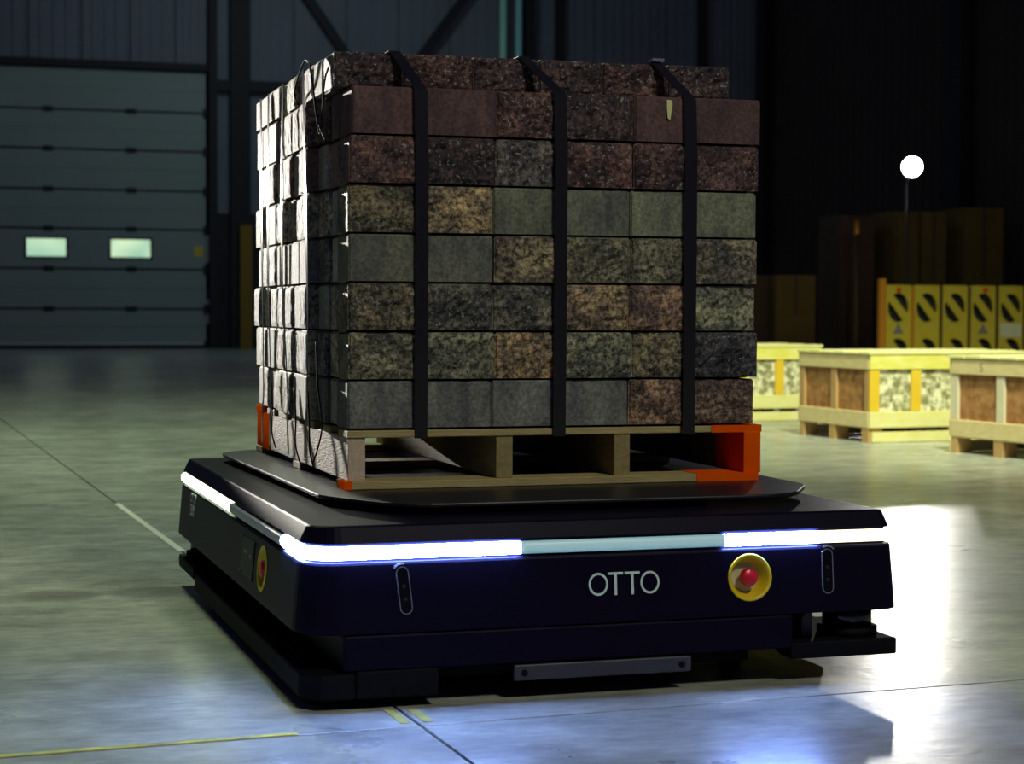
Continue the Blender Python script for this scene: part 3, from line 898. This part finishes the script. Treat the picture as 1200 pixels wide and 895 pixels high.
for pts in (
        [(.002, .52, 1.30), (-.012, .50, 1.335), (-.010, .40, 1.388), (-.008, .335, 1.39), (-.012, .25, 1.33), (-.014, .18, 1.24), (-.008, .10, 1.18)],
        [(-.010, .30, 1.385), (-.014, .22, 1.30), (-.010, .16, 1.20), (-.008, .12, 1.31), (-.004, .09, 1.345)],
        [(-.012, .20, .72), (-.014, .17, .62), (-.013, .12, .53), (-.016, .16, .47), (-.014, .24, .43)],
        [(-.014, .50, .60), (-.016, .46, .52), (-.020, .44, .46), (-.018, .36, .41)],
        [(-.014, .30, .60), (-.016, .27, .52), (-.020, .24, .46), (-.018, .19, .42)],
        [(-.014, .86, .60), (-.018, .82, .52), (-.022, .80, .47), (-.018, .76, .43)]):
    # smooth through the points
    P = [Vector(p) for p in pts]; out = []
    for i in range(len(P) - 1):
        p0, p1, p2, p3 = P[max(i - 1, 0)], P[i], P[i + 1], P[min(i + 2, len(P) - 1)]
        for k in range(6):
            t_ = k / 6; out.append(.5 * ((2 * p1) + (p2 - p0) * t_ + (2 * p0 - 5 * p1 + 4 * p2 - p3) * t_ ** 2 + (3 * p1 - p0 - 3 * p2 + p3) * t_ ** 3))
    out.append(P[-1])
    obj('loose_cord', tube([p + Vector((-.004, 0, L0)) for p in out], .0022), M_BLACKM, load, True)


# ------------------------------------------------------------------ crates
def crate(label, loc, rz, w=1.25, d=.86, h=.555, post_side=None, flip=False):
    t = thing('wooden_crate', label, 'crate', loc, rz, 'wooden crates on the hall floor')
    B = .004
    # base: three blocks per end and a long foot board on the front and back
    for x0 in (0.0, w / 2 - .05, w - .1):
        for y0 in (.0, d / 2 - .045, d - .09): obj('base_block', box(x0, x0 + .10, y0 + .018, y0 + .09 if y0 < d - .1 else y0 + .072, 0, .088), M_CPOST, t)
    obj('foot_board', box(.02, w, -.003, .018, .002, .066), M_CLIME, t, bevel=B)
    obj('foot_board', box(0, w, d - .018, d, .002, .066), M_CTAN, t, bevel=B)
    obj('deck', box(0, w, .018, d - .018, .088, .105), M_CTAN, t)
    # strand board walls
    for (a, m, n, lb) in (('f', M_OSBY, 4, 'pale strand board panel'), ('b', M_OSBY, 4, 'pale strand board panel'), ('l', M_OSBB, 2, 'brown strand board panel'), ('r', M_OSBB, 2, 'brown strand board panel')):
        L_ = w if a in 'fb' else d
        for i in range(n):
            u0, u1 = .022 + (L_ - .044) * i / n, .022 + (L_ - .044) * (i + 1) / n - .002
            q = dict(f=(u0, u1, .020, .030), b=(u0, u1, d - .030, d - .020), l=(.020, .030, u0, u1), r=(w - .030, w - .020, u0, u1))[a]
            lab(obj('strand_panel', box(*q, .105, .52), m, t), lb)
        # posts
        for i in range(n + 1):
            c = .036 + (L_ - .072) * i / n; p0, p1 = c - .034, c + .034
            if a in 'lr' and i in (0, n): p0, p1 = (c - .016, c + .034) if i == 0 else (c - .034, c + .016)
            if a in 'fb': p0 = max(p0, .0)
            q = dict(f=(p0, p1, .002, .020), b=(p0, p1, d - .020, d - .002), l=(.002, .020, p0, p1), r=(w - .020, w - .002, p0, p1))[a]
            obj('post', box(*q, .19, .445), M_CAMB if a == 'f' else (post_side or M_CPOST), t, bevel=B)
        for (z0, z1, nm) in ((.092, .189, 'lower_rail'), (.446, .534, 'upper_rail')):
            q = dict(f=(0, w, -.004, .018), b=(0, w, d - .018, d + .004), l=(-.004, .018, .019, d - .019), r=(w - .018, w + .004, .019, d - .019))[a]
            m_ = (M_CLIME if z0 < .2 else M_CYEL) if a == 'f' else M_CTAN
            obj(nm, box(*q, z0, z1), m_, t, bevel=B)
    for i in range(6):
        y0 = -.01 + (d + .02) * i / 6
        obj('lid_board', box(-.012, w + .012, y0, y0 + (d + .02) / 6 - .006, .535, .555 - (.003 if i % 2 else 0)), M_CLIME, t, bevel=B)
    return t


crate('pine crate with yellow-lit front boards, the middle one in front of the yellow barriers', (4.46, 6.185, 0), R(5))
crate('nearest pine crate, at the right edge of the photo, with brown panels and pale posts', (4.715, 4.585, 0), R(9.2), post_side=M_CPALE)
t = text_mesh('stencil_mark', 'S', .07, .0006, M_GREYM, [o for o in bpy.data.objects if o.get('label', '').startswith('nearest pine crate')][0])
t.matrix_local = Matrix(((0, 0, -1, -.0045), (-1, 0, 0, .60), (0, 1, 0, .465), (0, 0, 0, 1))); lab(t, 'faded grey stencil mark')
crate('yellow-lit crate furthest back, half hidden behind the block load', (3.98, 8.45, 0), R(1.5))


# ------------------------------------------------------------------ yellow barrier panels
def half_ovals(cx, cz, rx, rz, bar, ang):
    pts = []
    ca, sa = math.cos(ang), math.sin(ang); res = []
    for sgn in (1, -1):
        seg = []
        for i in range(72):
            t_ = 2 * math.pi * i / 72; x, z = rx * math.cos(t_), rz * math.sin(t_)
            v = (-x * sa + z * ca) * sgn
            if v > bar: seg.append((i, (cx + x, cz + z)))
        # keep order contiguous
        k = next((q for q in range(len(seg)) if seg[q][0] - seg[q - 1][0] != 1 and seg[q][0] - seg[q - 1][0] != -71), 0)
        seg = seg[k:] + seg[:k]
        res.append([p for _, p in seg])
    return res


YBAR = 14.0
PITCH = .338
blabels = ['yellow barrier panel with orange edges and a grey triangle, furthest left of the row', 'plain yellow barrier panel, second from the left of the row',
           'plain yellow barrier panel, third from the left of the row', 'yellow barrier panel with a red reflector and grey triangle, fourth from the left', 'yellow barrier panel with a broad pale label, at the right edge of the photo']
for i in range(5):
    x0 = 8.60 + i * PITCH; w = .295
    t = thing('barrier_panel', blabels[i], 'barrier', (x0, YBAR, 0), 0, 'yellow barrier panels behind the crates')
    outer = round_poly([(0, .06), (w, .06), (w, 1.085), (0, 1.085)], .02, 4)
    sp = [outer]
    for cz in (.845, .36): sp += half_ovals(w / 2, cz, .122, .155, .034, R(-50))
    o = curve_mesh('panel', sp, .03, M_BARY, t); o.rotation_euler = (R(90), 0, 0)
    m_edge = M_BARO if i == 0 else M_BARD
    obj('side_post', box(w + .002, w + .030, -.03, .03, 0, 1.08), m_edge, t)
    for xx in (.02, w - .07): obj('foot', box(xx, xx + .05, -.16, .16, 0, .05), M_BARD, t, bevel=.01)
    obj('dark_stand_in', box(.0, w, .10, .112, .06, 1.05), M_SIDEDK, t)  # dark sheet stands in for the dark seen through the openings
    for xx in (.02, w - .04): obj('stand_in_spacer', box(xx, xx + .02, .016, .10, .08, .12), M_BARD, t)
    if i in (0, 3):
        bm = bmesh.new(); A = [(w / 2 - .065, .565), (w / 2 + .065, .565), (w / 2, .68)]
        f_ = [bm.verts.new((x, -.0155, z)) for x, z in A]; b_ = [bm.verts.new((x, -.0185, z)) for x, z in A]
        bm.faces.new(f_); bm.faces.new(b_[::-1])
        for k in range(3): bm.faces.new((f_[k], f_[(k + 1) % 3], b_[(k + 1) % 3], b_[k]))
        lab(obj('triangle_mark', bm, M_GREYM, t), 'grey triangle')
        lab(obj('reflector', cyl((w / 2 + (-.0 if i == 0 else .02), -.016, 1.035), (w / 2 + (-.0 if i == 0 else .02), -.03, 1.035), .030, n=18), M_REDR, t), 'round red reflector')
    if i == 4: lab(obj('label_plate', box(.02, w - .02, -.019, -.0152, .53, .68), M_BARW, t), 'pale rectangular label')
    if i == 0:
        obj('end_post', box(-.075, -.004, -.035, .035, 0, 1.15), M_BARO, t, bevel=.006); lab(t.children[-1], 'orange end post standing higher than the panels')

# ------------------------------------------------------------------ work light on a tripod
LX, LY, LZ = 13.17, 22.0, 3.02
wl = thing('work_light', 'bright white work light on a dark tripod stand behind the barriers', 'lamp', (LX, LY, 0))
obj('stand_pole', cyl((0, .14, .3), (0, .14, LZ - .02), .026, n=12), M_LAMPB, wl, True)
for a in (90, 210, 330):
    obj('leg', tube([(0, .14, .75), (.55 * math.cos(R(a)), .14 + .55 * math.sin(R(a)), .012)], .014, 8), M_LAMPB, wl, True)
hd = Vector((.5 - LX, .3 - LY, .5 - LZ)).normalized()
mt = hd.to_track_quat('Z', 'Y').to_matrix().to_4x4(); mt.translation = Vector((0, 0, LZ))
h = obj('lamp_head', lathe([(.142, .02), (.15, .02), (.15, -.02), (.11, -.13), (.04, -.17), (0, -.17)], mt, 28), M_LAMPB, wl, True)
lab(obj('lens', lathe([(0, .006), (.08, .004), (.141, -.004), (.141, -.010), (0, -.010)], mt, 28), E_LENS, h, True), 'glowing white lens')

# ------------------------------------------------------------------ dark cartons by the side wall
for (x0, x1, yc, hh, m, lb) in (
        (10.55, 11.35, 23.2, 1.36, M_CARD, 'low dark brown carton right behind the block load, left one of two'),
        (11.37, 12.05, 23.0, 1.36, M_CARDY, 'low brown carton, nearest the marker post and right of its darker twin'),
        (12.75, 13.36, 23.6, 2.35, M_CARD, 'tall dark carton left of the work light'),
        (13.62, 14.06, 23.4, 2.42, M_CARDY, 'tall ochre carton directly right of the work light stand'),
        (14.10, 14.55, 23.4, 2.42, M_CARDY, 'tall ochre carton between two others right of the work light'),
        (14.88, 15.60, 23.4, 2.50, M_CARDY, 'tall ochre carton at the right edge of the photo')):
    t = thing('carton', lb, 'carton', (x0, yc, 0), 0, 'dark cartons along the side wall')
    w = x1 - x0
    obj('carton_body', box(0, w, 0, .8, .0, hh), m, t, bevel=.01)
    obj('flap', box(.003, w - .003, .003, .397, hh, hh + .008), m, t); obj('flap', box(.003, w - .003, .403, .797, hh, hh + .008), m, t)
    obj('tape', box(w / 2 - .03, w / 2 + .03, -.002, 0, hh * .55, hh), M_CARD, t)
mp_ = thing('marker_post', 'thin dark marker post with an orange top standing left of the work light', 'post', (12.55, 22.6, 0))
obj('post_shaft', cyl((0, 0, .02), (0, 0, 2.0), .035, n=12), M_BARD, mp_, True)
obj('post_cap', cyl((0, 0, 2.0), (0, 0, 2.22), .04, n=12), M_BARO, mp_, True)
obj('post_base', cyl((0, 0, 0), (0, 0, .03), .16, n=18), M_BARD, mp_, True)
